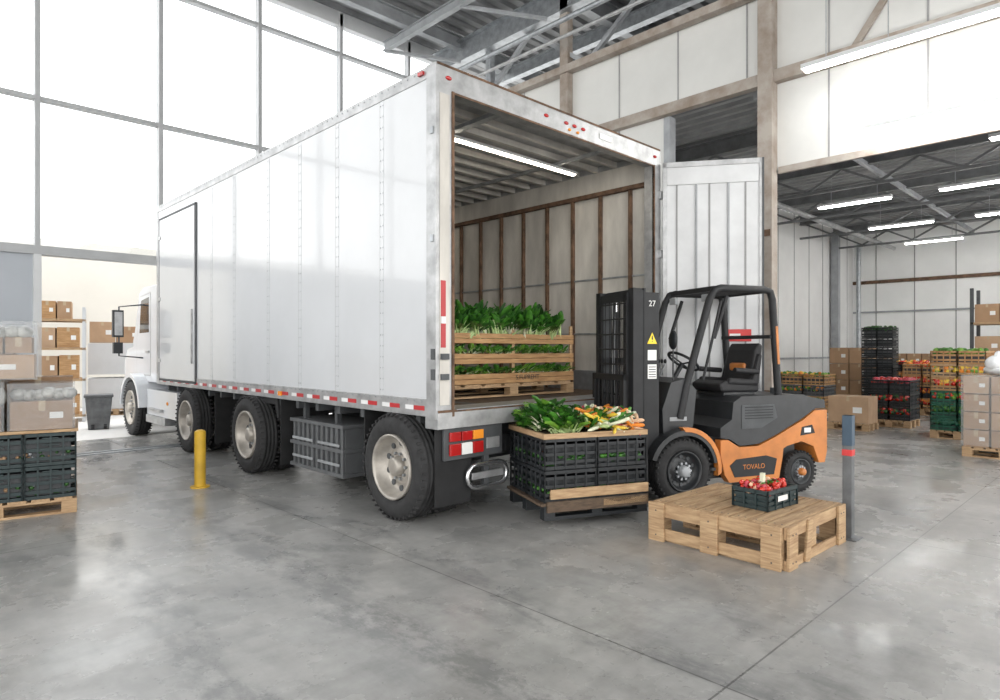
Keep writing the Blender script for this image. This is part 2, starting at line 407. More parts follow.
b=B('side_door',parent=tr,bevel=.006)
ya,yb,za,zb=9.78,11.5,1.0,3.66
for (p,q,r,s_) in ((ya,yb,za,za+.035),(ya,yb,zb-.035,zb),(ya,ya+.04,za,zb),(yb-.04,yb,za,zb)): b.bx(X0-.02,X0-.003,p,q,r,s_,'steel_dark')
b.bx(X0-.025,X0-.002,ya+.055,yb-.055,za+.04,zb-.04,'trailer_white')
b.bx(X0-.05,X0-.02,ya+.10,ya+.13,1.3,2.1,'alu')
for z in (1.3,2.3,3.3): b.bx(X0-.035,X0-.02,yb-.12,yb+.02,z,z+.06,'alu')
b.done()
b=B('rear_frame',parent=tr,bevel=.006)
b.bx(X0-.012,X0+.18,Y0,Y0+.13,ZB-.02,H+.005,'alu')
b.bx(X0+.025,X0+.13,Y0-.006,Y0,ZB+.1,H-.24,'liner_white')
b.bx(X0+.155,X0+.18,Y0-.012,Y0+.02,ZB,H-HD,'rust')
b.bx(X1-.14,X1+.01,Y0,Y0+.13,ZB-.02,H+.005,'alu')
b.bx(X1-.14,X1-.12,Y0-.01,Y0+.02,ZB,H-HD,'rust')
b.bx(X0+.18,X1-.14,Y0,Y0+.13,H-HD,H+.005,'alu')
b.bx(X0+.18,X1-.14,Y0-.004,Y0,H-HD-.02,H-HD,'rust'); b.bx(X0,X1,Y0-.004,Y0,H-.012,H+.01,'rust')
b.bx(X0,X1,Y0-.01,Y0+.16,ZB-.10,ZF+.01,'alu'); b.bx(X0+.2,X1-.16,Y0-.02,Y0+.3,ZF+.006,ZF+.014,'galv')
b.bx(X0,X1,Y0-.014,Y0-.01,ZF-.01,ZF+.012,'rust')
b.bx(X0+.035,X0+.085,Y0-.012,Y0-.004,1.52,2.08,'tape_red'); b.bx(X0+.035,X0+.085,Y0-.013,Y0-.004,1.72,1.78,'tape_white')
for z in (1.25,1.42): b.bx(X0-.022,X0-.01,Y0+.01,Y0+.06,z,z+.09,'steel_dark'); b.bx(X0+.03,X0+.11,Y0-.03,Y0-.005,z,z+.05,'steel_dark')
for z in (2.4,3.3): b.bx(X0-.022,X0-.01,Y0+.03,Y0+.07,z,z+.06,'galv')
for z in (1.2,1.9,2.6,3.3): b.bx(X1-.03,X1+.04,Y0-.03,Y0+.06,z,z+.09,'alu')
for x in (X0+.12,4.65,4.95,5.08,5.22,X1-.12): b.ell((x,Y0-.005,H-.10),(.035,.015,.018),'red_lens',10,6)
for x in (5.0,5.13): b.ell((x,Y0-.005,H-.155),(.022,.015,.014),'amber')
b.bx(5.5,5.72,Y0-.008,Y0-.003,H-.13,H-.07,'label')
b.done()
b=B('interior',parent=tr)
y=4.54
while y<Y1-.1:
    b.bx(X1-.10,X1-.05,y-.018,y+.018,ZF,H-.38,'rust'); b.bx(X0+.05,X0+.10,y-.018,y+.018,ZF,H-.38,'rust'); y+=.455
b.bx(X1-.052,X1-.048,Y0+.13,Y1-.05,ZF,H-.1,'liner_white')
b.bx(X1-.12,X1-.05,Y0+.13,Y1-.05,H-.42,H-.37,'rust'); b.bx(X0+.05,X0+.12,Y0+.13,Y1-.05,H-.42,H-.37,'rust')
b.bx(X1-.08,X1-.05,Y0+.13,Y1-.05,ZF,ZF+.25,'galv')
for z in (1.7,2.4): b.bx(X1-.07,X1-.05,Y0+.13,Y1-.05,z,z+.02,'galv')
y=4.45
while y<Y1-.1:
    b.bx(X0+.06,X1-.06,y,y+.05,H-.10,H-.032,'liner_white'); b.bx(X0+.06,X1-.06,y+.12,y+.14,H-.055,H-.032,'galv'); y+=.30
b.bx(X0+.9,X0+.98,Y0+.2,Y1-.1,H-.14,H-.1,'galv'); b.bx(X1-.8,X1-.76,Y0+.2,Y1-.1,H-.14,H-.1,'galv')
b.done()
b=B('interior_light',parent=tr); b.bx(4.2,6.3,5.12,5.20,H-.17,H-.14,'white_frame'); b.bx(4.22,6.28,5.135,5.185,H-.185,H-.17,'lamp_warm')
b.bx(4.2,6.3,8.5,8.6,H-.17,H-.14,'white_frame'); b.bx(4.22,6.28,8.51,8.59,H-.185,H-.17,'lamp_warm'); b.done()
b=B('rear_door',(X1,Y0,0),math.atan2(3.2-Y0,7.35-X1),tr,.005)
Lx=1.16
b.bx(.03,Lx,-.03,.03,.97,3.70,'door_white')
for x in (.03,Lx-.05): b.bx(x,x+.05,-.045,.045,.95,3.72,'alu')
for z in (.95,3.66): b.bx(.03,Lx,-.045,.045,z,z+.06,'alu')
b.bx(.08,Lx-.06,-.05,-.035,3.45,3.60,'door_white')
for x in (.40,.76): b.bx(x,x+.022,-.05,-.03,1.0,3.45,'steel_grey')
for x in (.18,.55,.95):b.bx(x,x+.02,-.036,-.03,1.0,3.6,'clad_seam')
b.bx(.74,1.02,-.056,-.05,1.60,1.74,'red'); b.bx(.78,.90,-.058,-.056,1.66,1.69,'label')
b.bx(Lx-.02,Lx,-.055,.055,.95,3.72,'steel_dark')
b.done()
b=B('undercarriage',parent=tr,bevel=.004)
for x in (4.6,5.5): b.bx(x,x+.12,Y0+.35,Y1-.3,.62,ZB,'steel_dark')
for i in range(16): y=Y0+.3+i*.45; b.bx(X0+.05,X1-.05,y,y+.06,ZB-.09,ZB,'steel_dark')
for y in (4.78,7.72):
    b.cyl((X0+.2,y,.47),(X1-.2,y,.47),.07,'steel_dark'); b.bx(4.5,4.8,y-.2,y+.3,.5,.66,'steel_dark'); b.bx(5.4,5.8,y-.2,y+.3,.5,.66,'steel_dark')
for (ya_,za_,w_) in ((4.235,.17,.40),(5.32,.3,.62),(7.12,.16,.62)):
    for xx in (X0+.03,X1-.68): b.bx(xx,xx+w_,ya_,ya_+.012,za_,ZB-.02,'mud_rubber')
b.ext([(8.25,.93),(7.2,.93),(7.14,.7),(7.19,.7),(7.25,.86),(8.2,.86),(8.27,.7),(8.32,.7)],'x',X0+.02,X0+.6,'mud_rubber')
b.done()
b=B('pallet_box',parent=tr,bevel=.006)
b.bx(X0+.10,X0+.7,5.80,6.93,.20,.72,'grey_plastic')
for i in range(11): y=5.80+i*.105; b.bx(X0+.07,X0+.10,y,y+.035,.2,.72,'grey_plastic')
for z in (.19,.44,.69): b.bx(X0+.06,X0+.72,5.78,6.95,z,z+.04,'grey_plastic')
for (p,q) in ((5.85,6.3),(6.42,6.88)): b.bx(X0+.055,X0+.07,p,q,.50,.53,'steel_grey'); b.bx(X0+.055,X0+.07,p,q,.30,.33,'steel_grey')
b.bx(X0+.12,X0+.18,6.0,6.05,.72,ZB,'steel_dark'); b.bx(X0+.12,X0+.18,6.7,6.75,.72,ZB,'steel_dark')
b.done()
b=B('rear_lights_bumper',parent=tr,bevel=.006)
b.bx(X0+.10,X0+.78,Y0+.03,Y0+.06,.56,ZB-.1,'steel_dark')
for i,(m1,m2) in enumerate((('red_lens','red_lens'),('red_lens','label'),('amber','red_lens'))):
    b.bx(X0+.15+i*.13,X0+.27+i*.13,Y0+.005,Y0+.03,.72,.80,m1); b.bx(X0+.15+i*.13,X0+.27+i*.13,Y0+.005,Y0+.03,.60,.70,m2)
b.bx(X0+.58,X0+.74,Y0+.02,Y0+.03,.62,.72,'alu')
yb_=Y0+.03
for xa_,xb_ in ((3.66,4.14),(5.95,6.45)):
    r=.10;zc=.39;pts=[]
    for a in range(90,271,30): pts.append((xa_+r+r*math.cos(RAD(a)),yb_,zc+r*math.sin(RAD(a))))
    for a in range(-90,91,30): pts.append((xb_-r+r*math.cos(RAD(a)),yb_,zc+r*math.sin(RAD(a))))
    pts.append(pts[0]); b.tube(pts,.022,'chrome',10)
    b.bx(xa_+.05,xb_-.05,yb_-.01,yb_+.01,.36,.42,'alu')
    b.bx((xa_+xb_)/2-.03,(xa_+xb_)/2+.03,yb_+.01,yb_+.06,.3,.86,'steel_dark')
b.done()
b=B('wheels',parent=tr)
for y,xo in ((4.72,3.21),(7.76,3.17)):
    wheel(b,(xo,y,.47),(1,0,0),.47,.27,.12); wheel(b,(xo+.33,y,.47),(1,0,0),.47,.27,.12,28)
    wheel(b,(X1+.02,y,.47),(-1,0,0),.47,.27,.12,28)
b.done()

# ------------------------------------------------------------ tractor
ct=empty('semi_tractor')
b=B('cab',parent=ct,bevel=.02)
xa,xb=3.32,6.05
b.ext([(11.74,.95),(12.0,.95),(12.95,.95),(13.15,1.0),(13.15,1.65),(13.0,1.9),(12.75,2.52),(12.5,2.6),(11.74,2.6)],'x',xa,xb,'cab_white')
b.ext([(13.15,.8),(14.7,.65),(14.75,1.25),(14.55,1.52),(13.1,1.70)],'x',xa+.25,xb-.25,'cab_white')
b.ext([(12.15,1.8),(12.72,1.8),(12.62,2.38),(12.15,2.42)],'x',xa-.008,xa+.01,'dark_glass')
b.ext([(12.08,1.05),(12.9,1.05),(12.9,1.7),(12.7,2.46),(12.08,2.5)],'x',xa-.004,xa+.01,'clad_seam')
b.ext([(12.1,1.07),(12.88,1.07),(12.88,1.68),(12.7,2.44),(12.1,2.48)],'x',xa-.006,xa+.01,'cab_white')
b.bx(xa-.03,xa,12.12,12.3,1.45,1.49,'alu')
fp=[(12.62+.62*math.cos(RAD(a)),.47+.62*math.sin(RAD(a))) for a in range(5,176,10)]
fi=[(12.62+.55*math.cos(RAD(a)),.47+.55*math.sin(RAD(a))) for a in range(175,4,-10)]
b.ext(fp+fi,'x',3.12,3.7,'cab_white')
b.bx(3.6,5.8,13.9,14.8,.35,.7,'chrome')
b.done()
b=B('chassis',parent=ct,bevel=.01)
b.bx(4.2,4.35,9.0,14.3,.5,.75,'steel_dark'); b.bx(5.3,5.45,9.0,14.3,.5,.75,'steel_dark')
b.bx(3.24,3.8,10.45,11.98,.42,.84,'cab_white'); b.bx(3.20,3.8,10.9,11.9,.30,.42,'alu'); b.bx(3.18,3.5,11.1,11.7,.5,.54,'alu')
b.ell((3.235,10.9,.65),(.01,.05,.03),'amber')
for xx in (3.33,6.0): b.bx(xx,xx+.6,9.15,9.165,.2,.9,'mud_rubber')
b.cyl((3.5,12.62,.49),(6,12.62,.49),.06,'steel_dark'); b.cyl((3.5,9.98,.49),(6,9.98,.49),.08,'steel_dark')
b.done()
b=B('mirrors',parent=ct,bevel=.015)
b.bx(2.82,2.98,12.36,12.46,1.72,2.18,'black_plastic'); b.bx(2.84,2.96,12.355,12.362,1.75,2.15,'alu'); b.bx(2.83,2.97,12.37,12.46,1.44,1.63,'black_plastic')
b.tube([(3.32,12.5,2.3),(2.92,12.42,2.24),(2.92,12.42,1.40),(3.32,12.5,1.36)],.014,'steel_dark'); b.done()
b=B('wheels',parent=ct)
wheel(b,(3.13,12.62,.49),(1,0,0),.49,.28,.06); wheel(b,(6.1,12.62,.49),(-1,0,0),.49,.28,.06,28)
wheel(b,(3.19,9.95,.47),(1,0,0),.47,.27,.12); wheel(b,(3.53,9.95,.47),(1,0,0),.47,.27,.12,28); wheel(b,(6.1,9.95,.47),(-1,0,0),.47,.27,.12,28)
b.done()

# ------------------------------------------------------------ shared goods
def pallet(b,x0,x1,y0,y1,z0,h=.14,w='wood',nb=7):
    t=.02
    L=x1-x0;D=y1-y0; wb=L/nb
    for i in range(nb): b.bx(x0+i*wb,x0+i*wb+wb*.8,y0,y1,z0+h-t,z0+h,'woody')
    for y in (y0,(y0+y1)/2-.05,y1-.1):
        b.bx(x0,x1,y,y+.1,z0+h-2*t,z0+h-t,'woodx'); b.bx(x0,x1,y,y+.1,z0,z0+t,'woodx')
        for x in (x0,(x0+x1)/2-.06,x1-.12): b.bx(x,x+.12,y,y+.1,z0+t,z0+h-2*t,'wood')
def crate(b,x0,x1,y0,y1,z0,z1,m='black_plastic',rows=3,dense=.55):
    i=.02
    b.bx(x0+i,x1-i,y0+i,y1-i,z0+.005,z0+.02,m)
    hh=z1-z0
    for (za,zb,e) in ((z1-.03,z1,0),(z0,z0+.03,.006)):
        b.bx(x0+e,x1-e,y0+e,y0+i,za,zb,m); b.bx(x0+e,x1-e,y1-i,y1-e,za,zb,m); b.bx(x0+e,x0+i,y0+i,y1-i,za,zb,m); b.bx(x1-i,x1-e,y0+i,y1-i,za,zb,m)
    for r in range(rows):
        za=z0+.03+(hh-.06)*(r+.25)/rows; zb=za+(hh-.06)/rows*dense
        b.bx(x0+.01,x1-.01,y0+.008,y0+.016,za,zb,m); b.bx(x0+.01,x1-.01,y1-.016,y1-.008,za,zb,m)
        b.bx(x0+.008,x0+.016,y0+.01,y1-.01,za,zb,m); b.bx(x1-.016,x1-.008,y0+.01,y1-.01,za,zb,m)
    n=max(2,int((x1-x0)/.09))
    for k in range(n+1):
        x=x0+(x1-x0-.014)*k/n; b.bx(x,x+.014,y0,y0+.014,z0,z1,m); b.bx(x,x+.014,y1-.014,y1,z0,z1,m)
    n=max(2,int((y1-y0)/.09))
    for k in range(n+1):
        y=y0+(y1-y0-.014)*k/n; b.bx(x0,x0+.014,y,y+.014,z0,z1,m); b.bx(x1-.014,x1,y,y+.014,z0,z1,m)
    xm=(x0+x1)/2; b.bx(xm-.06,xm+.06,y0-.004,y0+.006,z0+hh*.62,z0+hh*.66,m); b.bx(xm-.06,xm+.06,y0-.004,y0+.006,z0+hh*.82,z0+hh*.86,m)
def cbox(b,x0,x1,y0,y1,z0,z1,m='cardboard',lab=True):
    g=.004
    b.bx(x0+g,x1-g,y0+g,y1-g,z0,z1-g,m)
    xm=(x0+x1)/2
    b.bx(xm-.025,xm+.025,y0+g-.002,y0+g,z1-.09,z1-g,'tape'); b.bx(xm-.025,xm+.025,y0+g,y1-g,z1-g,z1-g+.002,'tape')
    b.bx(x0+g,x1-g,y0+.0035,y0+.0045,z0,z0+.003,'clad_seam')
    if lab: b.bx(x0+(x1-x0)*.62,x0+(x1-x0)*.84,y0+.001,y0+g,z0+(z1-z0)*.38,z0+(z1-z0)*.60,'label')
def leaf(b,p,az,lean,L,W,ml,ms=None,curl=.8,seg=6,sr=.012,t0=.22):
    p=Vector(p); side=Vector((-math.sin(az),math.cos(az),0)); h=Vector((math.cos(az),math.sin(az),0))
    pts=[];q=p.copy();ang=lean;dirs=[]
    for i in range(seg+1):
        pts.append(q.copy()); d=h*math.sin(ang)+Vector((0,0,1))*math.cos(ang); dirs.append(d); q=q+d*(L/seg); ang+=curl/seg*(i/seg+.3)
    vs=[]
    for i,(q,d) in enumerate(zip(pts,dirs)):
        t=i/seg; w=W*max(.04,(math.sin(math.pi*min(1,max(0,(t-t0)/(1.02-t0)))))**.6) if t>t0 else W*.08
        nrm=side.cross(d); r=random.uniform(-.3,.3)*W; r2=random.uniform(-.3,.3)*W
        vs+=[q-side*w/2-nrm*(w*.28)+nrm*r*.5,q-side*w*.25+nrm*.0,q,q+side*w*.25,q+side*w/2-nrm*(w*.28)+nrm*r2*.5]
    fs=[(i*5+k,i*5+k+1,(i+1)*5+k+1,(i+1)*5+k) for i in range(seg) for k in range(4)]
    b.add(vs,fs,ml,True)
    if ms:
        n=int(seg*.85); b.tube(pts[:n+1],[sr*(1-.75*i/n) for i in range(n+1)],ms,5)
def bunch(b,p,az,lean,n=9,L=.34,W=.10,ml=('leaf_dark','leaf_mid'),ms='stem',sr=.013,t0=.22,sp=.9):
    for k in range(n):
        a=az+random.uniform(-sp,sp); pp=Vector(p)+Vector((random.uniform(-.03,.03),random.uniform(-.03,.03),random.uniform(-.01,.02)))
        leaf(b,pp,a,lean+random.uniform(-.3,.3),L*random.uniform(.75,1.1),W*random.uniform(.7,1.15),random.choice(ml),ms,random.uniform(.4,1.2),7,sr,t0)

# ------------------------------------------------------------ greens in trailer
cr=B('vegetable_crate_stack',(4.0,4.95,ZF+.015),RAD(-3),None,.003)
W_,D_=1.90,1.1; PT=.212
pallet(cr,0,W_,0,D_,0,.14)
for k in range(3):
    z=.145+k*PT
    for x in (0,W_*.5-.02,W_-.045):
        for y in (.0,D_-.045): cr.bx(x+.002,x+.043,y+.016,y+.04,z,z+PT,'wood')
    cr.bx(.02,W_-.02,.045,D_-.045,z+.002,z+.02,'woodx')
    for (za,zb) in ((.0,.05),(.054,.105)):
        cr.bx(0,W_,0,.015,z+za,z+zb,'crate_wood'); cr.bx(0,W_,D_-.015,D_,z+za,z+zb,'crate_wood')
        cr.bx(0,.015,.015,D_-.015,z+za,z+zb,'woody'); cr.bx(W_-.015,W_,.015,D_-.015,z+za,z+zb,'woody')
cro=cr.done()
text('stencil','S.FUPREHT',.075,(1.15,-.002,.20),(RAD(90),0,0),'black_paint',cro)
g=B('chard_greens',parent=cro)
for k in range(2):
    z=.145+k*PT
    for i in range(150):
        leaf(g,(random.uniform(.06,W_-.06),random.uniform(.03,.12),z+random.uniform(.09,.12)),RAD(-90)+random.uniform(-1.3,1.3),random.uniform(.5,1.4),random.uniform(.09,.14),.06,random.choice(('leaf_dark','leaf_mid','leaf_light','leaf_mid')),random.choice((None,'stem','stem_white')),.5,4,.007)
TZ=.145+2*PT+.055
for i in range(38):
    x=.10+(W_-.30)*i/37+random.uniform(-.03,.03)
    s=random.choice((-1,1)); az=RAD(-90)+s*random.uniform(.6,1.4)
    if x>W_-.4: az=RAD(-100)-random.uniform(.2,1.3)
    bunch(g,(x,random.uniform(.03,.14),TZ),az,random.uniform(.15,.75),7,.30,.08,('leaf_dark','leaf_dark','leaf_mid','leaf_mid'),random.choice(('stem','stem_white','stem')),.015,.45,.5)
for i in range(48):
    x=.10+(W_-.26)*(i%16)/15+random.uniform(-.03,.03); y=(.32,.6,.88)[min(2,i//16)]
    bunch(g,(x,y,TZ),random.uniform(0,6.28),random.uniform(.1,.45),8,.40,.10,('leaf_dark','leaf_mid','leaf_dark','leaf_mid'),'stem',.013,.35)
g.done()

# ------------------------------------------------------------ forklift
FO=(5.80,3.67); FA=math.atan2(.399,-.917)
fk=empty('forklift',(FO[0],FO[1],0),FA)
b=B('chassis',parent=fk,bevel=.009)
b.ext([(-1.22,.60),(-1.2,.46),(-1.28,.50),(-1.48,.54),(-1.64,.48),(-1.72,.30),(-1.80,.30),(-1.83,.42),(-1.83,.86),(-1.66,.86),(-1.5,.76),(-1.30,.68)],'y',-.48,.48,'orange')
sideo=[(-.43,.60),(-.43,.45),(-.48,.25),(-.54,.17),(-1.17,.17),(-1.22,.40),(-1.24,.60),(-1.30,.68),(-1.12,.60),(-.9,.52),(-.66,.52),(-.52,.60)]
b.ext(sideo,'y',.40,.485,'orange'); b.ext(sideo,'y',-.485,-.40,'orange')
b.bx(-1.5,.1,-.36,.36,.2,.62,'black_paint')
b.ext([(-.54,.34),(-.60,.22),(-1.10,.22),(-1.14,.38),(-1.0,.42),(-.62,.40)],'y',.484,.49,'mast_black')
b.ext([(-.44,.62),(-.56,.60),(-.68,.53),(-.92,.54),(-1.14,.62),(-1.32,.70),(-1.5,.78),(-1.68,.88),(-1.82,.88),(-1.80,.97),(-1.62,1.0),(-1.50,1.03),(-.70,1.03),(-.60,.97),(-.58,.80),(-.44,.72)],'y',-.45,.47,'black_paint')
b.ext([(-.70,.70),(-.70,.94),(-1.12,.94),(-1.16,.80),(-.95,.70)],'y',.469,.475,'steel_dark')
for i in range(5): b.bx(-1.10,-.74,.475,.478,.80+i*.028,.81+i*.028,'mast_black')
b.bx(-.62,-.02,-.42,.42,.42,.48,'black_paint')
fo=[(.40*math.cos(RAD(a)),.32+.40*math.sin(RAD(a))) for a in range(20,171,10)]
fi=[(.35*math.cos(RAD(a)),.32+.35*math.sin(RAD(a))) for a in range(170,19,-10)]
b.ext(fo+fi,'y',.26,.50,'black_paint'); b.ext(fo+fi,'y',-.50,-.26,'black_paint')
fo2=[(.43*math.cos(RAD(a)),.32+.43*math.sin(RAD(a))) for a in range(85,191,10)]
fi2=[(.385*math.cos(RAD(a)),.32+.385*math.sin(RAD(a))) for a in range(190,84,-10)]
b.ext(fo2+fi2,'y',.44,.505,'orange')
b.ext([(.16,.45),(.18,.92),(.08,1.18),(-.10,1.22),(-.22,1.10),(-.18,.75),(-.08,.45)],'y',-.38,.38,'black_paint')
b.ext([(.185,.55),(.20,.9),(.19,.9),(.17,.55)],'y',-.3,.3,'steel_dark')
b.bx(-.1,.1,.38,.386,.80,.84,'steel_grey')
b.cyl((-1.4,.20,1.02),(-1.4,.20,1.09),.06,'steel_dark')
b.bx(-.56,-.34,.30,.47,.30,.33,'steel_dark')
b.bx(-1.85,-1.82,-.2,.2,.42,.5,'black_paint'); b.bx(-1.84,-1.82,-.42,-.3,.70,.80,'red_lens'); b.bx(-1.84,-1.82,.3,.42,.70,.80,'red_lens')
b.ext([(-1.46,.60),(-1.48,.69),(-1.62,.71),(-1.66,.62)],'y',.479,.484,'mast_black'); b.bx(-1.60,-1.51,.48,.486,.63,.68,'label')
b.done()
b=B('wheels',parent=fk)
for sgn in (1,-1):
    wheel(b,(0,.5*sgn,.32),(0,-sgn,0),.32,.22,.07,36,'black_paint','steel_grey'); wheel(b,(-1.50,.46*sgn,.215),(0,-sgn,0),.215,.17,.05,30,'steel_dark','orange')
b.cyl((0,-.45,.32),(0,.45,.32),.09,'black_paint'); b.cyl((-1.5,-.4,.215),(-1.5,.4,.215),.06,'black_paint')
b.done()
b=B('overhead_guard',parent=fk,bevel=.006)
zt=2.13;hw=.38
for sgn in (1,-1):
    y=sgn*hw
    b.tube([(-.02,y,.82),(-.10,y,1.15),(-.38,y,2.02),(-.44,y,2.11),(-.52,y,zt),(-1.08,y,zt),(-1.15,y,zt-.02),(-1.18,y,zt-.10),(-1.26,y,1.0),(-1.27,y,.95)],.038,'mast_black',8)
    b.tube([(-.44,y*.98,1.62),(-.60,y*.98,2.05)],.02,'mast_black')
for x in (-.46,-1.13): b.bx(x-.03,x+.03,-hw,hw,zt-.03,zt+.02,'mast_black')
for i in range(7): y=-hw+.1+i*(2*hw-.2)/6; b.bx(-1.13,-.46,y-.008,y+.008,zt-.02,zt+.015,'mast_black')
b.bx(-1.19,-1.15,-hw,hw,1.62,1.66,'mast_black')
b.bx(-1.235,-1.205,hw-.02,hw+.042,1.35,1.75,'orange',Matrix.Rotation(RAD(4),3,'Y'))
b.bx(-.44,-.40,.22,.33,2.0,2.07,'steel_grey'); b.bx(-.44,-.40,-.33,-.22,2.0,2.07,'steel_grey')
b.tube([(-.30,hw,1.2),(-.52,hw,2.0)],.014,'mast_black')
b.done()
b=B('operator_seat',parent=fk,bevel=.025)
b.bx(-1.10,-.68,-.23,.23,1.0,1.06,'black_paint')
b.ext([(-.64,1.06),(-.62,1.14),(-.70,1.18),(-1.02,1.14),(-1.14,1.15),(-1.14,1.05)],'y',-.24,.24,'seat')
b.ext([(-1.02,1.12),(-1.10,1.50),(-1.15,1.58),(-1.21,1.56),(-1.19,1.4),(-1.14,1.1)],'y',-.22,.22,'seat')
for sgn in (1,-1):
    b.ext([(-.72,1.14),(-.74,1.21),(-1.04,1.19),(-1.12,1.46),(-1.17,1.46),(-1.12,1.12)],'y',sgn*.20,sgn*.26,'seat')
    b.tube([(-1.07,sgn*.29,1.27),(-.77,sgn*.29,1.29)],.028,'seat')
b.bx(-1.09,-1.035,-.12,.12,1.27,1.36,'orange')
b.done()
b=B('steering',parent=fk)
c=Vector((-.33,.02,1.38)); ax=Vector((-.55,0,.83)).normalized(); a=Vector((0,1,0)); d=ax.cross(a)
b.tube([c+(a*math.cos(t*math.pi/12)+d*math.sin(t*math.pi/12))*.17 for t in range(25)],.015,'black_plastic',8)
for t in (0,2.1,4.2): b.tube([c-ax*.03,c+(a*math.cos(t)+d*math.sin(t))*.17],.010,'black_plastic',6)
b.tube([c-ax*.03,(-.08,.02,1.0)],.025,'black_plastic'); b.ell(c+a*.15+ax*.05,(.02,.02,.03),'black_plastic')
for i in range(4):
    b.tube([(-.12,-.12-.06*i,1.18),(-.20,-.12-.06*i,1.36)],.007,'steel_grey',6); b.ell((-.20,-.12-.06*i,1.38),(.016,.016,.025),'black_plastic')
b.tube([(.0,.30,1.15),(.0,.30,1.5)],.008,'black_paint'); b.ell((0,.30,1.6),(.02,.07,.1),'black_plastic')
b.done()
b=B('mast',parent=fk,bevel=.004)
mh=.32
for sgn in (1,-1):
    y=sgn*mh
    b.bx(.36,.50,y-.02,y+.02,.08,2.10,'mast_black'); b.bx(.36,.38,y-.045,y+.045,.08,2.10,'mast_black'); b.bx(.48,.50,y-.045,y+.045,.08,2.10,'mast_black')
    y=sgn*(mh-.075)
    b.bx(.40,.52,y-.018,y+.018,.12,2.06,'steel_dark'); b.bx(.50,.52,y-.035,y+.035,.12,2.06,'mast_black')
    b.cyl((.36,sgn*.20,.15),(.36,sgn*.20,1.9),.028,'mast_black'); b.cyl((.36,sgn*.20,1.9),(.36,sgn*.20,2.0),.018,'chrome')
    b.bar((.43,sgn*.12,.5),(.43,sgn*.12,2.0),.03,.012,'steel_grey')
    b.tube([(.40,sgn*.06,.4),(.39,sgn*.07,1.2),(.40,sgn*.05,1.98),(.46,sgn*.05,2.02),(.48,sgn*.06,1.5)],.012,'rubber',6)
    b.tube([(.0,sgn*.25,.55),(.36,sgn*.28,.85)],.035,'mast_black')
for z in (.15,.75,1.35,2.03): b.bx(.36,.42,-mh,mh,z,z+.07,'mast_black')
b.bx(.46,.52,-.27,.27,1.98,2.06,'mast_black')
b.bx(.21,.36,mh+.03,mh+.045,.50,2.06,'mast_black'); b.bx(.21,.24,mh-.02,mh+.03,.5,2.06,'mast_black'); b.bx(.36,.50,mh+.03,mh+.04,.1,2.08,'mast_black')
b.bx(.24,.34,mh+.046,mh+.048,1.40,1.50,'label'); b.bx(.24,.34,mh+.046,mh+.048,1.22,1.36,'label')
for i in range(5): b.bx(.25,.33,mh+.048,mh+.049,1.235+i*.024,1.243+i*.024,'black_plastic')
b.ext([(.235,1.56),(.345,1.56),(.29,1.67)],'y',mh+.046,mh+.049,'warn'); b.ext([(.282,1.60),(.298,1.60),(.295,1.64),(.285,1.64)],'y',mh+.048,mh+.051,'black_plastic'); b.bx(.285,.295,mh+.048,mh+.051,1.58,1.59,'black_plastic')
b.done()
text('decal','27',.08,(.29,mh+.048,1.95),(RAD(90),0,RAD(180)),'label',fk)
text('decal_side','TOVALO',.07,(-.84,.492,.315),(RAD(90),0,RAD(180)),'orange',fk)
b=B('carriage',parent=fk,bevel=.004)
cy0,cy1=-.32,.66
for z in (.12,.52): b.bx(.53,.58,cy0,cy1,z,z+.1,'mast_black')
b.bx(.53,.57,cy0,cy0+.05,.12,1.25,'mast_black'); b.bx(.53,.57,cy1-.05,cy1,.12,.78,'mast_black'); b.bx(.53,.57,cy0,.30,1.20,1.26,'mast_black'); b.bx(.53,.57,.26,.30,.6,1.26,'mast_black')
for i in range(6): y=cy0+.1+i*.09; b.bx(.54,.56,y-.01,y+.01,.6,1.2,'mast_black')
for y in (.14,.54): b.bx(.58,.62,y-.05,y+.05,.09,.62,'steel_dark'); b.ext([(.58,.135),(.58,.175),(1.0,.175),(1.5,.16),(1.5,.15)],'y',y-.05,y+.05,'steel_dark')
for i in range(8): y=-.28+i*.08; b.bx(.522,.53,y-.006,y+.006,.7,1.98,'mast_black')
for i in range(9): z=.75+i*.15; b.bx(.522,.53,-.28,.28,z,z+.015,'mast_black')
b.done()

ld=B('crate_pallet_load',(FO[0],FO[1],0),FA,None,.002)
lx0,lx1,ly0,ly1=.64,1.64,.02,.81
for y in (ly0,.33,ly1-.09):
    for x in (lx0,(lx0+lx1)/2-.05,lx1-.1): ld.bx(x,x+.1,y,y+.09,.10,.19,'black_plastic')
    ld.bx(lx0,lx1,y,y+.09,.07,.10,'black_plastic')
ld.bx(lx0,lx1+.03,ly0,ly1,.19,.215,'wood_dark')
ld.bx(lx0,lx1-.02,ly1,ly1+.02,.14,.23,'wood_dark'); ld.bx(lx0-.0,lx1-.05,ly1+.0,ly1+.022,.25,.33,'woodx'); ld.bx(lx0-.0,lx1-.55,ly1+.0,ly1+.02,.16,.22,'woodx')
xm=(lx0+lx1)/2; ym=(ly0+ly1)/2
for k in range(2):
    z=.22+k*.27
    for (xa_,xb_) in ((lx0,xm-.004),(xm+.004,lx1)):
        for (ya_,yb_) in ((ly0,ym-.004),(ym+.004,ly1)): crate(ld,xa_,xb_,ya_,yb_,z,z+.264,'black_plastic',3,.42)
    ld.bx(lx0+.05,lx1-.05,ly0+.05,ly1-.05,z+.02,z+.2,'black_plastic')
    for q in range(60):
        s=q%2; px=random.uniform(lx0+.05,lx1-.05) if s else lx1-.04; py=ly1-.04 if s else random.uniform(ly0+.05,ly1-.05)
        ld.ell((px,py,z+random.uniform(.04,.12)),(.03,.012,.018),random.choice(('leaf_mid','leaf_dark','leaf_dark','leaf_dark')),6,5)
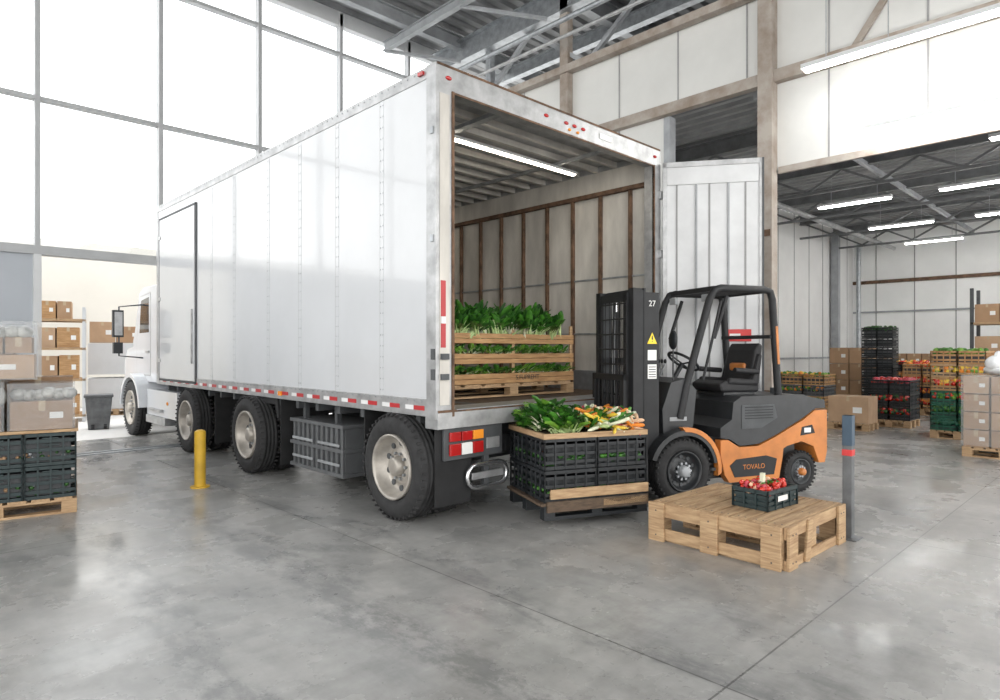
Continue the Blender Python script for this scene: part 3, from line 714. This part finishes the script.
zt_=.752
ld.bx(lx0,lx1+.01,ly1-.02,ly1+.01,zt_,zt_+.045,'woodx'); ld.bx(lx0,lx1+.01,ly0-.01,ly0+.02,zt_,zt_+.045,'woodx')
ld.bx(lx1-.02,lx1+.01,ly0+.02,ly1-.02,zt_,zt_+.045,'woody'); ld.bx(lx0,lx0+.02,ly0+.02,ly1-.02,zt_,zt_+.045,'woody')
ld.bx(lx0+.02,lx1-.02,ly0+.02,ly1-.02,zt_-.02,zt_+.01,'wood_dark')
ldo=ld.done()
g=B('mixed_vegetables',parent=ldo)
for i in range(60):
    x=random.uniform(1.24,1.56); y=random.uniform(.16,.72)
    bunch(g,(x,y,zt_+random.uniform(0,.10)),random.uniform(-1.2,1.2)+random.choice((0,0,3.1)),random.uniform(.6,1.25),6,.23,.095,('leaf_dark','leaf_mid','leaf_dark','leaf_mid','leaf_light'),random.choice(('stem','stem','stem_white')),.011,.3)
for i in range(26):
    x=random.uniform(1.12,1.4); y=random.uniform(.2,.74); bunch(g,(x,y,zt_+.10),random.uniform(-1.,1.),random.uniform(.8,1.2),3,.26,.055,('leaf_mid','leaf_dark'),'stem_white',.014,.55)
for i in range(90):
    x=random.uniform(.88,1.18); y=random.uniform(.12,.78); a=random.choice((RAD(90),RAD(70),RAD(40),RAD(130),RAD(20)))+random.uniform(-.4,.4)
    p=Vector((x,y,zt_+.05+random.uniform(0,.13))); d=Vector((math.cos(a),math.sin(a)*.8,random.uniform(-.2,.5))).normalized()
    mm=random.choice(('stem_white','yellow_veg','stem_white','pale_root','yellow_veg','leaf_mid','carrot','stem','leaf_dark'))
    g.tube([p-d*.12,p,p+d*.10,p+d*.14],[.010,.015,.017,.006],mm,7)
for i in range(150):
    x=random.uniform(.67,.98); y=random.uniform(.08,.79); a=random.uniform(0,6.28)
    p=Vector((x,y,zt_+.04+random.uniform(0,.15))); d=Vector((math.cos(a),math.sin(a),random.uniform(-.2,.8))).normalized()
    mm=random.choice(('radish','carrot','carrot','pale_root','stem_white','pale_root','stem_white','pale_root','leaf_mid'))
    g.tube([p-d*.10,p-d*.05,p+d*.03,p+d*.06,p+d*.075],[.003,.011,.018,.017,.007],mm,8)
for i in range(18):
    x=random.uniform(.72,1.1); y=random.uniform(.1,.7); bunch(g,(x,y,zt_+.11),random.uniform(0,6.28),random.uniform(.4,1.1),3,.14,.045,('leaf_mid','leaf_dark'),None)
g.done()

# ------------------------------------------------------------ foreground wooden pallet crate
b=B('wooden_pallet',(4.40,1.79,0),RAD(-1.5),None,.004)
W_,D_,Hh=1.02,1.05,.30
n=8
for i in range(n):
    y=i*D_/n+.004; b.bx(0,W_,y,y+D_/n*.86,Hh-.022,Hh,'woodx')
for x in (0,W_/2-.05,W_-.1):
    b.bx(x,x+.1,.01,D_-.01,Hh-.046,Hh-.024,'woody')
    b.bx(x,x+.1,0,D_,0,.022,'woody')
    for y in (0,D_/2-.06,D_-.12): b.bx(x,x+.1,y,y+.12,.024,Hh-.048,'wood')
b.bx(-.022,-.001,0,D_,.19,Hh-.005,'woody'); b.bx(-.022,-.001,0,D_,.015,.10,'woody')
for y in (-.002,.46,D_-.14): b.bx(-.045,-.023,y,y+.14,0,Hh,'wood')
b.bx(0,W_,-.022,-.001,.21,Hh-.004,'woodx'); b.bx(0,W_,-.022,-.001,.0,.07,'woodx')
b.bx(.0,.14,-.044,-.023,0,Hh,'wood'); b.bx(W_-.14,W_,-.044,-.023,0,Hh,'wood')
b.bx(.30,.38,-.04,-.023,.0,Hh-.01,'wood',Matrix.Rotation(RAD(12),3,'Y'))
b.bx(W_+.001,W_+.02,0,D_,.2,Hh-.005,'woody')
for i in range(n):
    for x in (.05,W_/2,W_-.05):
        for dy in (.03,.08): b.cyl((x,i*D_/n+dy,Hh),(x,i*D_/n+dy,Hh+.002),.006,'nail',6)
for y in (.06,.53,D_-.07):
    for z in (.05,.24): b.cyl((-.048,y,z),(-.044,y,z),.007,'nail',6)
for x in (.05,.10,W_-.10,W_-.05):
    for z in (.05,.24): b.cyl((x,-.047,z),(x,-.043,z),.007,'nail',6)
b.done()
b=B('tomato_crate',(4.70,2.02,.302),RAD(-6),None,.002)
crate(b,0,.44,0,.30,0,.15,'teal_plastic',2); b.bx(.02,.42,.02,.28,.01,.10,'teal_plastic')
for i in range(120):
    b.ell((random.uniform(.03,.41),random.uniform(.03,.27),random.uniform(.12,.175)),random.uniform(.015,.023),random.choice(('tomato','tomato','radish','tomato','pale_root')),8,6)
for i in range(14): leaf(b,(random.uniform(.05,.39),random.uniform(.05,.25),.16),random.uniform(0,6.28),1.0,.05,.03,'leaf_mid',None,.4,4)
b.bx(.16,.19,.13,.16,.1,.25,'stem_white'); b.bx(.13,.27,-.006,-.004,.06,.10,'label'); b.done()
b=B('bollard_post',(5.54,1.74,0),0,None,.004)
b.bx(-.035,.035,-.035,.035,0,.98,'post_grey'); b.bx(-.037,.037,-.037,.037,.74,.98,'blue_paint'); b.bx(-.038,.038,-.038,.038,.66,.71,'red'); b.bx(-.08,.08,-.08,.08,0,.012,'post_grey'); b.done()
b=B('yellow_bollard',(2.505,7.32,0))
b.cyl((0,0,0),(0,0,.60),.058,'yellow',24); b.ell((0,0,.60),(.058,.058,.03),'yellow',24,8); b.cyl((0,0,0),(0,0,.015),.10,'yellow',24); b.done()

# ------------------------------------------------------------ left stack
b=B('pallet_goods_stack',(1.30,6.99,0),RAD(-10.5),None,.003)
pallet(b,-1.2,0,0,1.0,0,.15)
for k in range(2):
    z=.15+k*.30
    for i in range(3):
        for j in range(2): crate(b,-1.2+i*.4+.003,-1.2+i*.4+.397,j*.5+.003,j*.5+.497,z,z+.295,'teal_plastic',3,.4)
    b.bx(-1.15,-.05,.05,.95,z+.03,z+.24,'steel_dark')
    for q in range(40): b.ell((random.uniform(-1.15,-.05),.04,z+random.uniform(.05,.14)),random.uniform(.012,.022),random.choice(('leaf_dark','cardboard2','leaf_dark','leaf_dark','steel_grey')),6,5)
b.bx(-1.22,.01,-.01,1.0,.75,.775,'woodx')
cbox(b,-.50,-.03,.02,.5,.777,1.04,'cardboard2'); b.bx(-.515,-.015,.005,.515,.78,1.20,'wrap')
for q in range(6): b.ell((-.44+q*.075,.12+random.uniform(0,.1),1.09+random.uniform(-.01,.02)),(.07,.12,.055),'bag',10,7)
cbox(b,-1.18,-.56,.02,.5,.777,1.0,'cardboard'); b.bx(-1.20,-.535,.0,.52,.777,1.22,'wrap')
for q in range(8): b.ell((-1.14+q*.08,.10,1.08),(.06,.09,.09),'bag',10,7)
cbox(b,-1.18,-.62,.52,.98,.777,1.22,'cardboard'); cbox(b,-.6,-.03,.52,.98,.777,1.24,'cardboard2')
cbox(b,-1.18,-.32,.08,.5,1.24,1.46,'cardboard3'); b.bx(-1.2,-.30,.06,.95,1.23,1.76,'wrap')
for i in range(4): cbox(b,-1.17+i*.21,-.97+i*.21,.1,.5,1.47,1.62,'cardboard2',False)
for q in range(9): b.ell((-1.12+q*.09,.16,1.66),(.07,.10,.06),'bag',10,7)
cbox(b,-1.15,-.5,.52,.9,1.24,1.60,'cardboard')
b.done()
b=B('shrink_wrapped_pallet',(1.05,8.7,0),RAD(-8),None,.003)
pallet(b,-1.2,0,0,1,0,.14)
for k in range(4):
    for i in range(3): cbox(b,-1.19+i*.4,-.80+i*.4,.02,.5,.14+k*.33,.46+k*.33,random.choice(('cardboard','cardboard2','cardboard3')))
    cbox(b,-1.19,-.02,.5,.98,.14+k*.33,.46+k*.33,'cardboard2')
b.bx(-1.21,.01,0,1,.15,1.50,'wrap')
b.done()

# ------------------------------------------------------------ outside yard
b=B('wall_yard'); b.bx(-6,9,19.5,19.7,0,4.3,'wall_beige'); b.done()
b=B('storage_rack',(1.9,16.0,0),RAD(-12),None,.003)
for x in (0,1.15):
    for y in (0,.8): b.bx(x,x+.06,y,y+.06,0,2.4,'white_frame')
for z in (.1,.85,1.5,2.1):
    b.bx(0,1.21,.0,.86,z,z+.05,'woodx')
    x=.08
    while x<.9:
        w=random.uniform(.25,.4); h=random.uniform(.36,.5); cbox(b,x,min(1.15,x+w),.05,.7,z+.05,z+.05+h,random.choice(('cardboard','cardboard3','cardboard2','crate_wood'))); x+=w+.02
b.done()
b=B('carton_pallet',(3.35,16.9,0),RAD(-12),None,.003); pallet(b,0,1.1,0,.9,0)
for k in range(2):
    b.bx(.0,1.1,.03,.85,.14+k*.8,.93+k*.8-.08,'white_frame')
cbox(b,.03,.54,.03,.8,1.67,2.15,'cardboard3'); cbox(b,.56,1.07,.03,.8,1.67,2.05,'cardboard')
b.done()
b=B('waste_bin',(2.75,14.0,0),RAD(-12),None,.01); b.ext([(.03,0),(.37,0),(.42,.6),(-.02,.6)],'y',0,.4,'post_grey'); b.bx(-.04,.44,-.02,.42,.6,.65,'grey_plastic')
for x in (.08,.28): b.cyl((x,.02,.05),(x+.05,.02,.05),.05,'rubber',12)
b.done()
b=B('yellow_bollard',(2.35,13.6,0)); b.cyl((0,0,0),(0,0,.9),.05,'yellow',20); b.ell((0,0,.9),(.05,.05,.03),'yellow',20,8); b.done()

# ------------------------------------------------------------ hall goods
def boxstack(name,x,y,rz,w,d,rows,h,cols,mats,wrap=False,top=None):
    b=B(name,(x,y,0),rz,None,.003); pallet(b,-w/2,w/2,-d/2,d/2,0)
    for k in range(rows):
        for i in range(cols):
            x0=-w/2+i*w/cols+.01
            cbox(b,x0,x0+w/cols-.02,-d/2+.02,0,.14+k*h,.14+(k+1)*h-.01,random.choice(mats)); cbox(b,x0,x0+w/cols-.02,.01,d/2-.02,.14+k*h,.14+(k+1)*h-.01,random.choice(mats))
    if wrap: b.bx(-w/2-.01,w/2+.01,-d/2-.01,d/2+.01,.16,.15+rows*h,'wrap')
    if top=='bag':
        b.ell((.0,0,.16+rows*h+.06),(.3,.3,.10),'bag_white',16,9); b.ell((-.12,-.15,.16+rows*h+.15),(.14,.14,.12),'bag_white',12,8); b.ell((-.10,-.15,.16+rows*h+.27),(.05,.05,.06),'bag_white',10,7)
    return b.done()
def cratestack(name,x,y,rz,w,d,rows,h,m,prod,between=None,n=2):
    b=B(name,(x,y,0),rz,None,.002); pallet(b,-w/2,w/2,-d/2,d/2,0)
    for k in range(rows):
        mm=m[k%len(m)] if isinstance(m,list) else m
        z=.14+k*h
        for i in range(n): crate(b,-w/2+i*w/n+.004,-w/2+(i+1)*w/n-.004,-d/2,d/2,z,z+h-.005,mm,2,.42)
        pm=prod if k==rows-1 else (between or None)
        if isinstance(pm,list): pm=pm[k%len(pm)]
        if pm:
            for q in range(110 if k==rows-1 else 50):
                yy=random.uniform(-d/2+.04,d/2-.04) if k==rows-1 else -d/2+.045
                b.ell((random.uniform(-w/2+.05,w/2-.05),yy,z+h-.04+random.uniform(-.03,.05)-(0 if k==rows-1 else .05)),random.uniform(.035,.055),random.choice(pm),7,5)
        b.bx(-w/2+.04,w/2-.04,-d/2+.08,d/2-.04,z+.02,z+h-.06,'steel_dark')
    return b.done()
FR=RAD(-90)
cratestack('produce_crate_stack',13.3,2.38,FR,.78,.8,6,.225,['green_plastic','green_plastic','green_plastic','crate_wood','wood','crate_wood'],('leaf_light','leaf_mid','leaf_mid','leaf_light'),[('leaf_dark','green_plastic'),('leaf_mid','leaf_dark'),('leaf_light','leaf_mid','tomato'),('tomato','carrot','yellow_veg'),('carrot','yellow_veg','leaf_light'),('leaf_mid','leaf_light','carrot')])
boxstack('wrapped_carton_pallet',11.42,1.50,FR,.95,.85,4,.25,3,('cardboard3','cardboard'),True,'bag')
boxstack('carton_pallet',13.3,4.1,FR,.72,.6,1,.50,1,('cardboard3',))
cratestack('tomato_crate_stack',14.45,3.71,FR,.74,.7,3,.26,'black_plastic',('tomato','radish'),('tomato','leaf_dark'))
cratestack('black_crate_stack',17.9,4.9,FR,.70,.5,8,.24,'black_plastic',('leaf_dark',),None,2)
cratestack('tomato_crate_stack',17.6,3.85,FR,.8,.8,4,.26,['crate_wood','black_plastic','crate_wood'],('carrot','tomato'),('tomato','carrot'))
cratestack('produce_crate_stack',16.4,6.3,FR,1.5,.8,3,.26,['crate_wood','grey_plastic'],('leaf_light','leaf_mid','carrot','yellow_veg'),('leaf_light','carrot','leaf_mid'),3)
boxstack('carton_pallet',20.8,6.4,FR,1.1,.8,3,.48,2,('cardboard','cardboard2'))
boxstack('carton_pallet',12.8,6.4,FR,1.0,.8,2,.38,2,('cardboard3','cardboard'))
cratestack('produce_crate_stack',16.9,2.75,FR,.9,.8,5,.24,['green_plastic','crate_wood'],('leaf_light','tomato','leaf_mid'),('tomato','leaf_mid','yellow_veg'))
cratestack('tomato_crate_stack',20.2,4.9,FR,1.2,.8,4,.26,['crate_wood','black_plastic'],('carrot','tomato','yellow_veg'),('tomato','carrot'))
boxstack('carton_pallet',23.6,5.6,FR,1.6,.8,3,.42,4,('cardboard','cardboard2'))
b=B('storage_rack',(21.6,3.7,0),RAD(-90),None,.003)
for x in (0,1.6,3.2):
    for y in (0,.9): b.bx(x,x+.08,y,y+.08,0,3.2,'steel_dark')
for z in (.1,1.3,2.2):
    b.bx(0,3.28,0,.98,z,z+.06,'wood')
    x=.1
    while x<2.6:
        w=random.uniform(.4,.65); cbox(b,x,x+w,.05,.8,z+.06,z+.06+random.uniform(.35,.7),random.choice(('cardboard','cardboard2','cardboard3'))); x+=w+.03
b.done()

# ------------------------------------------------------------ light, world, camera
w=bpy.data.worlds.new('sky'); bpy.context.scene.world=w; w.use_nodes=True
N=w.node_tree.nodes; L=w.node_tree.links; bg=N['Background']
tc=N.new('ShaderNodeTexCoord'); sp=N.new('ShaderNodeSeparateXYZ'); cr_=N.new('ShaderNodeValToRGB')
L.new(tc.outputs['Generated'],sp.inputs[0]); L.new(sp.outputs['Z'],cr_.inputs[0])
cr_.color_ramp.elements[0].color=(1,.985,.955,1); cr_.color_ramp.elements[1].color=(.96,.98,1,1)
L.new(cr_.outputs[0],bg.inputs[0]); bg.inputs[1].default_value=2.55
cd=bpy.data.cameras.new('camera'); co=bpy.data.objects.new('camera',cd); bpy.context.collection.objects.link(co)
co.location=(0,0,1.5); co.rotation_euler=(RAD(90),0,RAD(-44)); cd.lens=23.04; cd.sensor_width=36; cd.clip_end=200
bpy.context.scene.camera=co
vs=bpy.context.scene.view_settings; vs.view_transform='Standard'; vs.look='None'; vs.exposure=.36
